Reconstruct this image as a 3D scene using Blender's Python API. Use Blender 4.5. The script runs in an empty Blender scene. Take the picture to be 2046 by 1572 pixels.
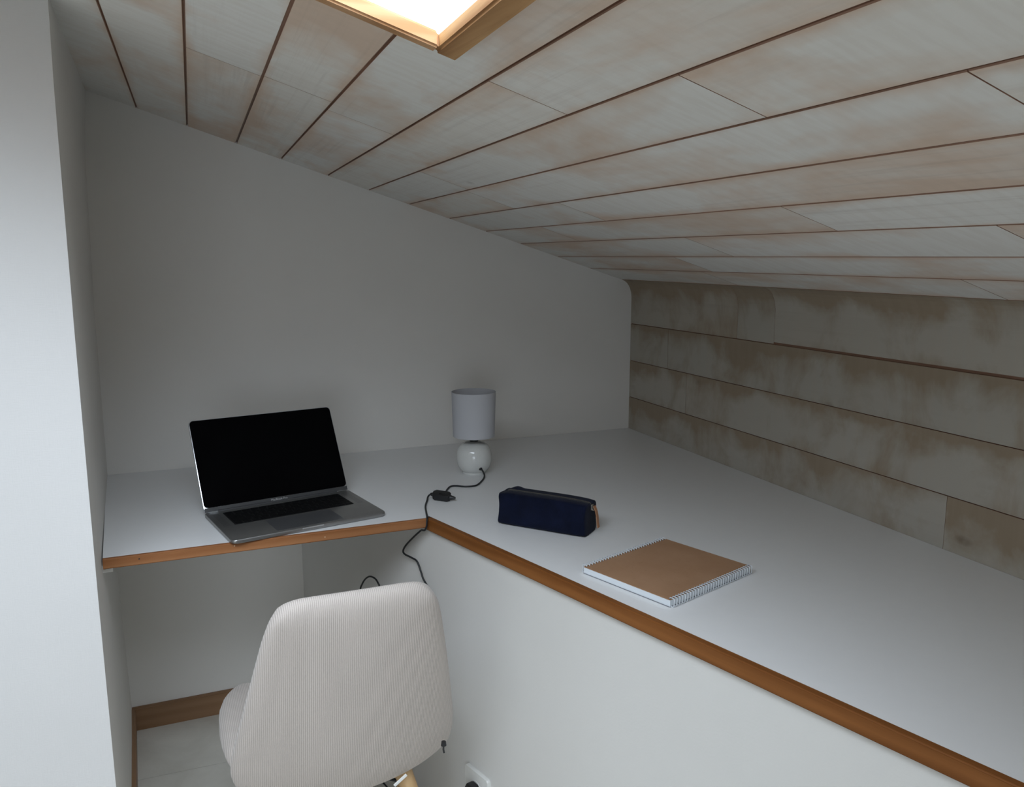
import bpy, bmesh, math, random
from mathutils import Vector, Matrix
R = random.Random(7)
sc = bpy.context.scene
COL = sc.collection

# ------------------------------------------------------------------ camera
DZ = 0.754                                   # desk top height
CAM = Vector((-1.38571, -2.46435, DZ + 0.5775))
YAW, PITCH = 0.36836, 0.16173
fw = Vector((math.sin(YAW) * math.cos(PITCH), math.cos(YAW) * math.cos(PITCH), -math.sin(PITCH)))
rt = Vector((math.cos(YAW), -math.sin(YAW), 0))
up = rt.cross(fw)
cd = bpy.data.cameras.new('camera')
cam = bpy.data.objects.new('camera', cd)
COL.objects.link(cam)
cam.matrix_world = Matrix(((rt.x, up.x, -fw.x, CAM.x), (rt.y, up.y, -fw.y, CAM.y), (rt.z, up.z, -fw.z, CAM.z), (0, 0, 0, 1)))
cd.sensor_fit = 'HORIZONTAL'
cd.sensor_width = 36
cd.lens = 36 * 1637.68 / 2046
cd.clip_start = 0.02
sc.camera = cam

# ------------------------------------------------------------------ sky, exposure
world = bpy.data.worlds.new('overcast_sky')
sc.world = world
world.use_nodes = True
bg = world.node_tree.nodes['Background']
bg.inputs['Color'].default_value = (0.79, 0.885, 1.0, 1)
# overcast sky: brightest at the zenith, dim towards the horizon
wt = world.node_tree
w_tc = wt.nodes.new('ShaderNodeTexCoord')
w_dot = wt.nodes.new('ShaderNodeVectorMath'); w_dot.operation = 'DOT_PRODUCT'
w_dot.inputs[1].default_value = Vector((-0.08, -0.42, 0.90)).normalized()
w_max = wt.nodes.new('ShaderNodeMath'); w_max.operation = 'MAXIMUM'; w_max.inputs[1].default_value = 0.0
w_pw = wt.nodes.new('ShaderNodeMath'); w_pw.operation = 'POWER'; w_pw.inputs[1].default_value = 3.0
w_mr = wt.nodes.new('ShaderNodeMapRange')
w_mr.inputs['To Min'].default_value = 3.2; w_mr.inputs['To Max'].default_value = 22.0
wt.links.new(w_tc.outputs['Generated'], w_dot.inputs[0]); wt.links.new(w_dot.outputs['Value'], w_max.inputs[0])
wt.links.new(w_max.outputs[0], w_pw.inputs[0])
wt.links.new(w_pw.outputs[0], w_mr.inputs['Value'])
wt.links.new(w_mr.outputs['Result'], bg.inputs['Strength'])
vs = sc.view_settings
vs.view_transform = 'Standard'
vs.look = 'None'
vs.gamma = 1
vs.use_curve_mapping = False
vs.exposure = -0.45

# room numbers
XL, HK, SL, ZS = -1.62682, 0.49952, 0.31164, -0.00368
CO = 1 / math.hypot(1, SL)
def ceil_z(x, y): return DZ + HK - SL * x - ZS * y
YF, XW = -4.3, -3.6                          # unseen far ends of the room
SKX0, SKX1, SKY0, SKY1 = -1.0712, -2.12, -1.4615, -2.25   # outer box of the skylight trim

# sky portal in the skylight opening
pd = bpy.data.lights.new('skylight_daylight', 'AREA')
pd.shape = 'RECTANGLE'
pd.size = (SKX0 - SKX1) / CO + 0.02
pd.size_y = SKY0 - SKY1 + 0.02
pd.cycles.is_portal = True
po = bpy.data.objects.new('skylight_daylight', pd)
COL.objects.link(po)
mx, my = (SKX0 + SKX1) / 2, (SKY0 + SKY1) / 2
po.location = (mx, my, ceil_z(mx, my) + 0.035)
po.rotation_euler = (0, math.atan(SL), 0)

# second portal: unseen opening added behind the camera to brighten back wall and ceiling
pd2 = bpy.data.lights.new('added_rear_daylight', 'AREA')
pd2.shape = 'RECTANGLE'; pd2.size = 1.32; pd2.size_y = 0.97
pd2.cycles.is_portal = True
po2 = bpy.data.objects.new('added_rear_daylight', pd2)
COL.objects.link(po2)
po2.location = (-2.2, YF - 0.11, 0.925)
po2.rotation_euler = (math.pi / 2, 0, 0)

# ------------------------------------------------------------------ helpers
def obj(name, me, mat=None, parent=None, smooth=False, loc=None, rotz=None):
    if isinstance(me, bmesh.types.BMesh):
        bm = me
        me = bpy.data.meshes.new(name)
        bmesh.ops.recalc_face_normals(bm, faces=bm.faces)
        bm.to_mesh(me)
        bm.free()
    o = bpy.data.objects.new(name, me)
    COL.objects.link(o)
    if mat and not me.materials:
        me.materials.append(mat)
    if smooth:
        for p in me.polygons:
            p.use_smooth = True
    if parent:
        o.parent = parent
    if loc is not None:
        o.location = loc
    if rotz is not None:
        o.rotation_euler = (0, 0, rotz)
    return o

def smooth_angle(o, deg=35):
    me = o.data
    for p in me.polygons:
        p.use_smooth = True
    a = math.radians(deg)
    bm = bmesh.new(); bm.from_mesh(me)
    for e in bm.edges:
        if len(e.link_faces) == 2 and e.calc_face_angle(0) > a:
            e.smooth = False
    bm.to_mesh(me); bm.free()
    return o

def empty(name, loc, rotz=0):
    o = bpy.data.objects.new(name, None)
    o.empty_display_size = 0.05
    COL.objects.link(o)
    o.location = loc
    o.rotation_euler = (0, 0, rotz)
    return o

def tag(o, label=None, cat=None, kind=None, group=None):
    for k, v in (('label', label), ('category', cat), ('kind', kind), ('group', group)):
        if v:
            o[k] = v
    return o

def box(bm, lo, hi, M=None, bevel=0, seg=2, mi=0):
    x0, y0, z0 = lo; x1, y1, z1 = hi
    vs_ = [bm.verts.new(v) for v in ((x0, y0, z0), (x1, y0, z0), (x1, y1, z0), (x0, y1, z0), (x0, y0, z1), (x1, y0, z1), (x1, y1, z1), (x0, y1, z1))]
    fs = [bm.faces.new([vs_[i] for i in f]) for f in ((3, 2, 1, 0), (4, 5, 6, 7), (0, 1, 5, 4), (1, 2, 6, 5), (2, 3, 7, 6), (3, 0, 4, 7))]
    for f_ in fs: f_.material_index = mi
    if bevel:
        es = set(e for f_ in fs for e in f_.edges)
        r = bmesh.ops.bevel(bm, geom=list(es), offset=bevel, segments=seg, affect='EDGES', profile=0.5)
        vv = set(v for f_ in r['faces'] for v in f_.verts) | set(v for v in vs_ if v.is_valid)
        if M: bmesh.ops.transform(bm, matrix=M, verts=list(vv | set(v for v in vs_ if v.is_valid)))
    elif M:
        bmesh.ops.transform(bm, matrix=M, verts=vs_)
    return fs

def prism(bm, pts, z0, z1, mi=0):
    """pts: plan polygon (x,y); z values may be functions of (x,y)"""
    f0 = z0 if callable(z0) else (lambda x, y: z0)
    f1 = z1 if callable(z1) else (lambda x, y: z1)
    a = [bm.verts.new((x, y, f0(x, y))) for x, y in pts]
    b = [bm.verts.new((x, y, f1(x, y))) for x, y in pts]
    n = len(pts)
    fs = [bm.faces.new(a[::-1]), bm.faces.new(b)]
    for i in range(n):
        fs.append(bm.faces.new((a[i], a[(i + 1) % n], b[(i + 1) % n], b[i])))
    for f_ in fs: f_.material_index = mi
    return fs

def rslab(bm, w, d, z0, z1, r, seg=6, bev=0.0, cx=0, cy=0):
    """slab with rounded plan corners centred on cx, cy"""
    pts = []
    for sx, sy, a0 in ((1, 1, 0), (-1, 1, 90), (-1, -1, 180), (1, -1, 270)):
        for i in range(seg + 1):
            a = math.radians(a0 + 90 * i / seg)
            pts.append((cx + sx * (w / 2 - r) + r * math.cos(a), cy + sy * (d / 2 - r) + r * math.sin(a)))
    fs = prism(bm, pts, z0, z1)
    if bev:
        es = set(fs[0].edges) | set(fs[1].edges)
        bmesh.ops.bevel(bm, geom=list(es), offset=bev, segments=3, affect='EDGES', profile=0.5)

def lathe(bm, prof, n=48, cx=0, cy=0):
    rings = []
    for r, z in prof:
        if r < 1e-5:
            rings.append([bm.verts.new((cx, cy, z))])
        else:
            rings.append([bm.verts.new((cx + r * math.cos(2 * math.pi * i / n), cy + r * math.sin(2 * math.pi * i / n), z)) for i in range(n)])
    for a, b in zip(rings, rings[1:]):
        for i in range(n):
            j = (i + 1) % n
            if len(a) == 1 and len(b) == 1: continue
            if len(a) == 1: bm.faces.new((a[0], b[j], b[i]))
            elif len(b) == 1: bm.faces.new((a[i], a[j], b[0]))
            else: bm.faces.new((a[i], a[j], b[j], b[i]))

def spline(pts, n=8):
    pts = [Vector(p) for p in pts]
    out = []
    for i in range(len(pts) - 1):
        p0 = pts[max(i - 1, 0)]; p1 = pts[i]; p2 = pts[i + 1]; p3 = pts[min(i + 2, len(pts) - 1)]
        for k in range(n):
            t = k / n
            out.append(0.5 * ((2 * p1) + (p2 - p0) * t + (2 * p0 - 5 * p1 + 4 * p2 - p3) * t * t + (3 * p1 - p0 - 3 * p2 + p3) * t ** 3))
    out.append(pts[-1])
    return out

def tube(bm, pts, r, n=10, closed=False):
    pts = [Vector(p) for p in pts]
    rr = r if callable(r) else (lambda t: r)
    m = len(pts)
    rings = []
    ref = Vector((0, 0, 1))
    prev = None
    for i, p in enumerate(pts):
        if closed:
            d = (pts[(i + 1) % m] - pts[i - 1]).normalized()
        else:
            d = (pts[min(i + 1, m - 1)] - pts[max(i - 1, 0)]).normalized()
        if prev is None:
            a = d.cross(ref)
            if a.length < 1e-3: a = d.cross(Vector((1, 0, 0)))
            a.normalize()
        else:
            a = (prev - d * prev.dot(d)).normalized()
        prev = a
        b = d.cross(a)
        q = rr(i / max(1, m - 1))
        rings.append([bm.verts.new(p + (a * math.cos(2 * math.pi * k / n) + b * math.sin(2 * math.pi * k / n)) * q) for k in range(n)])
    for i in range(m if closed else m - 1):
        A = rings[i]; B = rings[(i + 1) % m]
        for k in range(n):
            bm.faces.new((A[k], A[(k + 1) % n], B[(k + 1) % n], B[k]))
    if not closed:
        bm.faces.new(rings[0][::-1]); bm.faces.new(rings[-1])

# ------------------------------------------------------------------ materials
class NT:
    def __init__(s, name, rough=0.6, spec=0.5):
        s.m = bpy.data.materials.new(name)
        s.m.use_nodes = True
        s.t = s.m.node_tree
        s.b = s.t.nodes['Principled BSDF']
        s.b.inputs['Roughness'].default_value = rough
        s.b.inputs['Specular IOR Level'].default_value = spec
    def n(s, typ, **kw):
        nd = s.t.nodes.new(typ)
        for k, v in kw.items():
            if hasattr(nd, k): setattr(nd, k, v)
            else: nd.inputs[k].default_value = v
        return nd
    def l(s, a, b): s.t.links.new(a, b)
    def coord(s, scale=(1, 1, 1), rot=(0, 0, 0), out='Object', vec=None):
        mp = s.n('ShaderNodeMapping')
        mp.inputs['Scale'].default_value = scale
        mp.inputs['Rotation'].default_value = rot
        if vec is None:
            vec = s.n('ShaderNodeTexCoord').outputs[out]
        s.l(vec, mp.inputs['Vector'])
        return mp.outputs['Vector']
    def noise(s, vec, scale=5, detail=4, rough=0.55, dist=0.0):
        nd = s.n('ShaderNodeTexNoise')
        nd.inputs['Scale'].default_value = scale
        nd.inputs['Detail'].default_value = detail
        nd.inputs['Roughness'].default_value = rough
        nd.inputs['Distortion'].default_value = dist
        s.l(vec, nd.inputs['Vector'])
        return nd.outputs['Fac']
    def ramp(s, fac, stops):
        nd = s.n('ShaderNodeValToRGB')
        el = nd.color_ramp.elements
        while len(el) < len(stops): el.new(0.5)
        for e, (p, c) in zip(el, stops):
            e.position = p
            e.color = (c, c, c, 1) if not isinstance(c, tuple) else (*c, 1)
        s.l(fac, nd.inputs['Fac'])
        return nd.outputs['Color']
    def mix(s, fac, a, b, mode='MIX'):
        nd = s.n('ShaderNodeMix', data_type='RGBA', blend_type=mode)
        for sock, v in ((nd.inputs['Factor'], fac), (nd.inputs[6], a), (nd.inputs[7], b)):
            if isinstance(v, (int, float)): sock.default_value = v if sock == nd.inputs['Factor'] else (v, v, v, 1)
            elif isinstance(v, tuple): sock.default_value = (*v, 1)
            else: s.l(v, sock)
        return nd.outputs[2]
    def math(s, op, a, b=0.0):
        nd = s.n('ShaderNodeMath', operation=op)
        for i, v in ((0, a), (1, b)):
            if isinstance(v, (int, float)): nd.inputs[i].default_value = v
            else: s.l(v, nd.inputs[i])
        return nd.outputs[0]
    def bump(s, h, strength=0.2, dist=0.001):
        nd = s.n('ShaderNodeBump')
        nd.inputs['Strength'].default_value = strength
        nd.inputs['Distance'].default_value = dist
        s.l(h, nd.inputs['Height'])
        s.l(nd.outputs['Normal'], s.b.inputs['Normal'])
    def col(s, c):
        if isinstance(c, tuple): s.b.inputs['Base Color'].default_value = (*c, 1)
        else: s.l(c, s.b.inputs['Base Color'])

def plain(name, c, rough=0.5, metal=0.0, spec=0.5, var=1.07):
    k = NT(name, rough, spec)
    v = k.noise(k.coord(), 40, 3)
    k.col(k.mix(k.ramp(v, [(0.3, 0.0), (0.7, 1.0)]), c, tuple(min(1, q * var) for q in c)))
    k.b.inputs['Metallic'].default_value = metal
    return k.m

def plaster(name, c, weave=False):
    k = NT(name, 0.75, 0.25)
    v = k.noise(k.coord(), 3, 4)
    k.col(k.mix(k.ramp(v, [(0.35, 0.0), (0.7, 1.0)]), c, tuple(q * 0.97 for q in c)))
    if weave:
        a = k.noise(k.coord((60, 60, 900)), 1, 2)
        b = k.noise(k.coord((500, 500, 60)), 1, 2)
        k.bump(k.math('ADD', a, k.math('MULTIPLY', b, 0.5)), 0.35, 0.0006)
    else:
        a = k.noise(k.coord(), 220, 3)
        b = k.noise(k.coord(), 18, 3)
        k.bump(k.math('ADD', a, k.math('MULTIPLY', b, 1.5)), 0.3, 0.0006)
    return k.m

def boards(name, base, tan, amount, cross, streak=None, edge=0.12, top_bias=False, knot=0.55):
    """whitewashed pine: white wash over bare wood that shows through in smudges"""
    k = NT(name, 0.62, 0.3)
    geo = k.n('ShaderNodeNewGeometry')
    rnd = geo.outputs['Random Per Island']
    off = k.n('ShaderNodeCombineXYZ')
    k.l(k.math('MULTIPLY', rnd, 37.0), off.inputs[0]); k.l(k.math('MULTIPLY', rnd, 91.0), off.inputs[1])
    add = k.n('ShaderNodeVectorMath', operation='ADD')
    k.l(k.n('ShaderNodeTexCoord').outputs['Object'], add.inputs[0]); k.l(off.outputs[0], add.inputs[1])
    P = add.outputs[0]
    # smudges where the wash is thin
    m1 = k.noise(k.coord(cross, vec=P), 1, 5, 0.6, 0.4)
    m2 = k.noise(k.coord((9, 3, 9), vec=P), 1, 3)
    sm = k.math('ADD', k.math('MULTIPLY', m1, 0.68), k.math('MULTIPLY', m2, 0.32))
    uvn = k.n('ShaderNodeUVMap', uv_map='board'); sx = k.n('ShaderNodeSeparateXYZ'); k.l(uvn.outputs[0], sx.inputs[0])
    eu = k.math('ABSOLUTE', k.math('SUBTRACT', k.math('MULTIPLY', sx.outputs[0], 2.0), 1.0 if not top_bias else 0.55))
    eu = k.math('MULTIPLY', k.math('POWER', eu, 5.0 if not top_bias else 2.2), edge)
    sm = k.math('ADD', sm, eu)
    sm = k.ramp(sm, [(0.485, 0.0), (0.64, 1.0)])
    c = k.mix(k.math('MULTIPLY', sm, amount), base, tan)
    # each board a little different
    tint = k.ramp(rnd, [(0.0, (0.93, 0.93, 0.92)), (0.5, (1.0, 1.0, 1.0)), (1.0, (0.97, 0.95, 0.92))])
    c = k.mix(1.0, c, tint, 'MULTIPLY')
    # fine grain along the board (Y)
    g = k.noise(k.coord((85, 1.6, 85), vec=P), 1, 5, 0.65, 0.6)
    gm = k.ramp(g, [(0.36, 1.0), (0.50, 0.0)])
    patch = k.ramp(k.noise(k.coord((4, 1.2, 4), vec=P), 1, 2), [(0.45, 0.0), (0.62, 1.0)])
    c = k.mix(k.math('MULTIPLY', k.math('MULTIPLY', gm, patch), 0.17), c, (0.36, 0.30, 0.25))
    # wash strokes
    st = k.noise(k.coord(streak or (12, 70, 12), vec=P), 1, 4)
    c = k.mix(k.math('MULTIPLY', k.ramp(st, [(0.40, 1.0), (0.58, 0.0)]), 0.10), c, (0.50, 0.40, 0.30))
    # knots
    vo = k.n('ShaderNodeTexVoronoi', feature='F1')
    vo.inputs['Scale'].default_value = 1.0
    k.l(k.coord((6.5, 3.2, 6.5), vec=P), vo.inputs['Vector'])
    kn = k.ramp(vo.outputs['Distance'], [(0.018, 1.0), (0.075, 0.0)])
    kk = k.math('MULTIPLY', kn, k.ramp(k.noise(k.coord((40, 25, 40), vec=P), 1, 2), [(0.40, 0.2), (0.6, 1.0)]))
    c = k.mix(k.math('MULTIPLY', kk, knot), c, (0.20, 0.16, 0.12))
    k.col(c)
    k.bump(k.math('ADD', g, k.math('MULTIPLY', kn, -0.6)), 0.25, 0.0008)
    return k.m

def wood(name, c1, c2, along='X', scale=1.0, rough=0.45, knots=True, ring=1.0, spec=0.4):
    k = NT(name, rough, spec)
    s = {'X': (2.2, 34, 34), 'Y': (34, 2.2, 34), 'Z': (34, 34, 2.2)}[along]
    s = tuple(q * scale for q in s)
    v = k.coord(s)
    g = k.noise(v, 1, 6, 0.6, 1.2 * ring)
    w = k.n('ShaderNodeTexWave', wave_type='BANDS', bands_direction={'X': 'Z', 'Y': 'Z', 'Z': 'X'}[along])
    w.inputs['Scale'].default_value = 0.6; w.inputs['Distortion'].default_value = 9; w.inputs['Detail'].default_value = 3
    w.inputs['Detail Scale'].default_value = 0.5
    k.l(k.coord(tuple(q * 0.55 for q in s)), w.inputs['Vector'])
    f = k.math('ADD', k.math('MULTIPLY', g, 0.7), k.math('MULTIPLY', w.outputs['Fac'], 0.3))
    c = k.mix(k.ramp(f, [(0.3, 0.0), (0.68, 1.0)]), c2, c1)
    big = k.noise(k.coord((1.6, 1.6, 1.6)), 1, 3)
    c = k.mix(k.ramp(big, [(0.35, 0.0), (0.7, 0.45)]), c, tuple(q * 0.8 for q in c2))
    if knots:
        vo = k.n('ShaderNodeTexVoronoi')
        vo.inputs['Scale'].default_value = 1
        k.l(k.coord(tuple(3.0 if a == along else 17.0 for a in 'XYZ')), vo.inputs['Vector'])
        c = k.mix(k.math('MULTIPLY', k.ramp(vo.outputs['Distance'], [(0.03, 1.0), (0.09, 0.0)]), 0.7), c, tuple(q * 0.3 for q in c2))
    k.col(c)
    k.bump(g, 0.15, 0.0005)
    return k.m

M_wall = plaster('white_plaster', (0.81, 0.79, 0.75))
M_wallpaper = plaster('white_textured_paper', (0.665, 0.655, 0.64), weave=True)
M_ceil = boards('whitewashed_ceiling_boards', (0.83, 0.815, 0.775), (0.68, 0.485, 0.35), 0.75, (4.0, 2.2, 4.0), knot=0.75)
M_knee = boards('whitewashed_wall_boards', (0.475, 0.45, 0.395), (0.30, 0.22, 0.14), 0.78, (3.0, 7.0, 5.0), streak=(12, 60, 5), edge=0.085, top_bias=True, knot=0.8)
M_groove = wood('bare_pine_groove', (0.40, 0.225, 0.15), (0.27, 0.15, 0.095), 'Y', knots=False)
M_desk = plain('white_melamine', (0.82, 0.825, 0.825), 0.38, spec=0.45, var=1.012)
M_fascia = wood('varnished_pine_edge', (0.30, 0.118, 0.034), (0.19, 0.066, 0.016), 'X', rough=0.5, spec=0.15)
M_fascia_l = wood('varnished_pine_edge_pale', (0.42, 0.195, 0.085), (0.28, 0.112, 0.042), 'X', rough=0.5, spec=0.15)
M_base = wood('brown_skirting', (0.34, 0.20, 0.11), (0.27, 0.15, 0.075), 'X', rough=0.5, knots=False)
M_frame = wood('clear_pine_trim', (0.60, 0.355, 0.19), (0.42, 0.22, 0.10), 'X', rough=0.55, spec=0.15)
M_beech = wood('beech_leg', (0.62, 0.42, 0.22), (0.50, 0.31, 0.14), 'Z', rough=0.4, knots=False)
M_white = plain('white_plastic', (0.78, 0.78, 0.75), 0.35)
M_ceramic = plain('white_glazed_ceramic', (0.66, 0.665, 0.64), 0.03, spec=0.6)
M_black = plain('black_plastic', (0.012, 0.012, 0.013), 0.4)
M_cord = plain('black_flex', (0.010, 0.012, 0.014), 0.5)
M_alu = plain('grey_anodised_aluminium', (0.30, 0.30, 0.295), 0.38, metal=0.85)
M_alu_edge = plain('bright_aluminium_edge', (0.62, 0.65, 0.68), 0.28, metal=0.9)
M_chin = plain('dark_grey_bezel', (0.045, 0.047, 0.05), 0.3)
M_key = plain('black_key_cap', (0.004, 0.004, 0.0045), 0.6, spec=0.15)
M_well = plain('dark_key_well', (0.012, 0.012, 0.0125), 0.6, spec=0.2)
M_letter = plain('grey_lettering', (0.42, 0.42, 0.42), 0.5)
M_steel = plain('white_coated_wire', (0.62, 0.65, 0.68), 0.35)
M_paper = plain('white_paper_edge', (0.80, 0.84, 0.87), 0.7)
M_brass = plain('dull_metal_teeth', (0.36, 0.33, 0.28), 0.4, metal=0.8)
M_leather = plain('tan_leather', (0.42, 0.20, 0.10), 0.55)
M_filler = plain('pale_filler', (0.62, 0.42, 0.26), 0.6)
M_hole = plain('dark_hole', (0.02, 0.018, 0.015), 0.7)

def mk_screen():
    k = NT('black_glass_display', 0.12, 0.06)
    v = k.noise(k.coord(), 3, 2)
    k.col(k.mix(v, (0.0006, 0.0007, 0.0012), (0.0010, 0.0010, 0.0016)))
    return k.m
M_screen = mk_screen()

def mk_kraft():
    k = NT('brown_kraft_card', 0.75, 0.2)
    a = k.noise(k.coord(), 12, 4)
    b = k.noise(k.coord((300, 90, 90)), 1, 3)
    c = k.mix(k.ramp(a, [(0.3, 0.0), (0.7, 1.0)]), (0.36, 0.205, 0.115), (0.41, 0.245, 0.145))
    c = k.mix(k.math('MULTIPLY', k.ramp(b, [(0.6, 0.0), (0.75, 1.0)]), 0.4), c, (0.27, 0.15, 0.08))
    k.col(c)
    return k.m
M_kraft = mk_kraft()

def mk_denim():
    k = NT('navy_canvas', 0.9, 0.12)
    a = k.noise(k.coord((1, 1, 1)), 22, 4)
    w = k.noise(k.coord((900, 900, 350)), 1, 2)
    f = k.math('ADD', k.math('MULTIPLY', a, 0.6), k.math('MULTIPLY', w, 0.4))
    k.col(k.mix(k.ramp(f, [(0.35, 0.0), (0.65, 1.0)]), (0.0022, 0.0038, 0.0125), (0.0055, 0.009, 0.029)))
    k.b.inputs['Sheen Weight'].default_value = 0.06
    k.bump(k.math('ADD', w, a), 0.5, 0.0008)
    return k.m
M_denim = mk_denim()

def mk_cord():
    k = NT('cream_corduroy', 0.95, 0.1)
    w = k.n('ShaderNodeTexWave', wave_type='BANDS', bands_direction='X')
    w.inputs['Scale'].default_value = 1.0; w.inputs['Distortion'].default_value = 0.5
    w.inputs['Detail'].default_value = 2; w.inputs['Detail Scale'].default_value = 1.5
    k.l(k.coord((95, 95, 95)), w.inputs['Vector'])
    nap = k.noise(k.coord((900, 900, 130)), 1, 3)
    blot = k.noise(k.coord(), 9, 4)
    f = k.math('ADD', k.math('MULTIPLY', w.outputs['Fac'], 0.55), k.math('MULTIPLY', nap, 0.45))
    c = k.mix(k.ramp(f, [(0.2, 0.0), (0.75, 1.0)]), (0.44, 0.385, 0.345), (0.62, 0.56, 0.515))
    c = k.mix(k.ramp(blot, [(0.45, 0.0), (0.7, 0.25)]), c, (0.53, 0.475, 0.43))
    k.col(c)
    k.b.inputs['Sheen Weight'].default_value = 0.25
    k.bump(f, 0.45, 0.0015)
    return k.m
M_cordu = mk_cord()

def mk_tile():
    k = NT('cream_floor_tile', 0.35, 0.4)
    a = k.noise(k.coord(), 7, 5, 0.6, 0.5)
    c = k.mix(k.ramp(a, [(0.35, 0.0), (0.65, 1.0)]), (0.60, 0.575, 0.51), (0.70, 0.675, 0.61))
    k.col(c)
    k.bump(k.noise(k.coord(), 60, 3), 0.1, 0.0006)
    return k.m
M_tile = mk_tile()
M_grout = plain('grey_grout', (0.22, 0.21, 0.19), 0.8)

def mk_glass():
    k = NT('window_glass')
    t = k.t
    for nd in list(t.nodes):
        if nd.type != 'OUTPUT_MATERIAL': t.nodes.remove(nd)
    out = [nd for nd in t.nodes if nd.type == 'OUTPUT_MATERIAL'][0]
    tr = t.nodes.new('ShaderNodeBsdfTransparent'); gl = t.nodes.new('ShaderNodeBsdfGlossy')
    gl.inputs['Roughness'].default_value = 0.02
    mx_ = t.nodes.new('ShaderNodeMixShader')
    mx_.inputs[0].default_value = 0.05
    t.links.new(tr.outputs[0], mx_.inputs[1]); t.links.new(gl.outputs[0], mx_.inputs[2])
    t.links.new(mx_.outputs[0], out.inputs['Surface'])
    return k.m
M_glass = mk_glass()

# ------------------------------------------------------------------ room shell
def struct(name, bm, mat, parent=None, smooth=False):
    o = obj(name, bm, mat, parent, smooth)
    if parent is None: o['kind'] = 'structure'
    return o

# floor: tiles with grout joints
bm = bmesh.new()
fs = prism(bm, [(XW, YF), (0.3, YF), (0.3, 0.3), (XW, 0.3)], -0.10, -0.002, mi=1)
xs = [-1.30 + 0.335 * i for i in range(-7, 6)]
ys = [-0.309 + 0.333 * j for j in range(-12, 2)]
for a in range(len(xs) - 1):
    for b in range(len(ys) - 1):
        x0, x1, y0, y1 = xs[a] + .0015, xs[a + 1] - .0015, ys[b] + .0015, ys[b + 1] - .0015
        x0 = max(x0, XW); x1 = min(x1, 0.3); y0 = max(y0, YF); y1 = min(y1, 0.3)
        if x1 - x0 < .01 or y1 - y0 < .01: continue
        box(bm, (x0, y0, -0.006), (x1, y1, 0.0))
fl = struct('floor', bm, M_tile)
fl.data.materials.append(M_grout)

# back wall (slightly out of square with the boards, as surveyed from the photo)
BL = 0.0302
def yb(x): return BL * x
bm = bmesh.new()
prof = [(-2.2, -0.02), (0.12, -0.02), (0.12, DZ + 0.62), (-2.2, DZ + 0.52 + SL * 2.2 + 0.1)]
a = [bm.verts.new((x, yb(x), z)) for x, z in prof]
b = [bm.verts.new((x, yb(x) + 0.12, z)) for x, z in prof]
bm.faces.new(a); bm.faces.new(b[::-1])
for i in range(4): bm.faces.new((a[i], b[i], b[(i + 1) % 4], a[(i + 1) % 4]))
struct('wall_back', bm, M_wall)

# left partition: niche side and the bright face towards the room
rows = [(-0.02, -1.6210, -1.5655), (0.36, -1.6290, -1.5680), (DZ, -1.6361, -1.5710), (DZ + 0.45, -1.6355, -1.5722), (DZ + 0.85, -1.6270, -1.5715), (DZ + 1.001, -1.6150, -1.5690), (DZ + 1.25, -1.600, -1.5640)]
EY = -0.9475
bm = bmesh.new()
A = [bm.verts.new((xb + 0.0015, yb(xb) + 0.03, z)) for z, xb, xe in rows]
B = [bm.verts.new((xe, EY, z)) for z, xb, xe in rows]
Ci = [bm.verts.new((xb - 0.04, yb(xb) + 0.03, z)) for z, xb, xe in rows]
Di = [bm.verts.new((xe - 0.04, EY + 0.004, z)) for z, xb, xe in rows]
for i in range(len(rows) - 1):
    bm.faces.new((A[i], B[i], B[i + 1], A[i + 1]))
    bm.faces.new((B[i], Di[i], Di[i + 1], B[i + 1]))
    bm.faces.new((Di[i], Ci[i], Ci[i + 1], Di[i + 1]))
    bm.faces.new((Ci[i], A[i], A[i + 1], Ci[i + 1]))
bm.faces.new((A[0], Ci[0], Di[0], B[0])); bm.faces.new((A[-1], B[-1], Di[-1], Ci[-1]))
struct('wall_left', bm, M_wall)
bm = bmesh.new()
B = [bm.verts.new((xe, EY - 0.0015, z)) for z, xb, xe in rows]
E_ = [bm.verts.new((XW - 0.1, EY - 0.0015, z)) for z, xb, xe in rows]
B2 = [bm.verts.new((xe - 0.045, EY + 0.10, z)) for z, xb, xe in rows]
E2 = [bm.verts.new((XW - 0.1, EY + 0.10, z)) for z, xb, xe in rows]
ztop = DZ + HK + SL * 3.7 + 0.2
for L_, in ((B,), (E_,), (B2,), (E2,)):
    v = L_[-1]; v.co.z = ztop
for i in range(len(rows) - 1):
    for P_, Q_ in ((B, E_), (E_, E2), (E2, B2), (B2, B)):
        bm.faces.new((P_[i], Q_[i], Q_[i + 1], P_[i + 1]))
bm.faces.new((B[0], E_[0], E2[0], B2[0])); bm.faces.new((B[-1], E_[-1], E2[-1], B2[-1]))
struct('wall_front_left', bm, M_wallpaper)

# unseen ends of the room
bm = bmesh.new(); box(bm, (XW - 0.1, YF - 0.1, -0.05), (XW, EY + 0.1, 2.7)); struct('wall_west', bm, M_wall)
bm = bmesh.new(); 
WX0, WX1, WZ0, WZ1 = -2.85, -1.55, 0.45, 1.40  # opening added out of view to let in the extra daylight
for lo, hi in (((XW - .1, YF - .1, -.05), (WX0, YF, 2.7)), ((WX1, YF - .1, -.05), (.2, YF, 2.7)), ((WX0, YF - .1, -.05), (WX1, YF, WZ0)), ((WX0, YF - .1, WZ1), (WX1, YF, 2.7))):
    box(bm, lo, hi)
struct('wall_behind', bm, M_wall)

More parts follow.
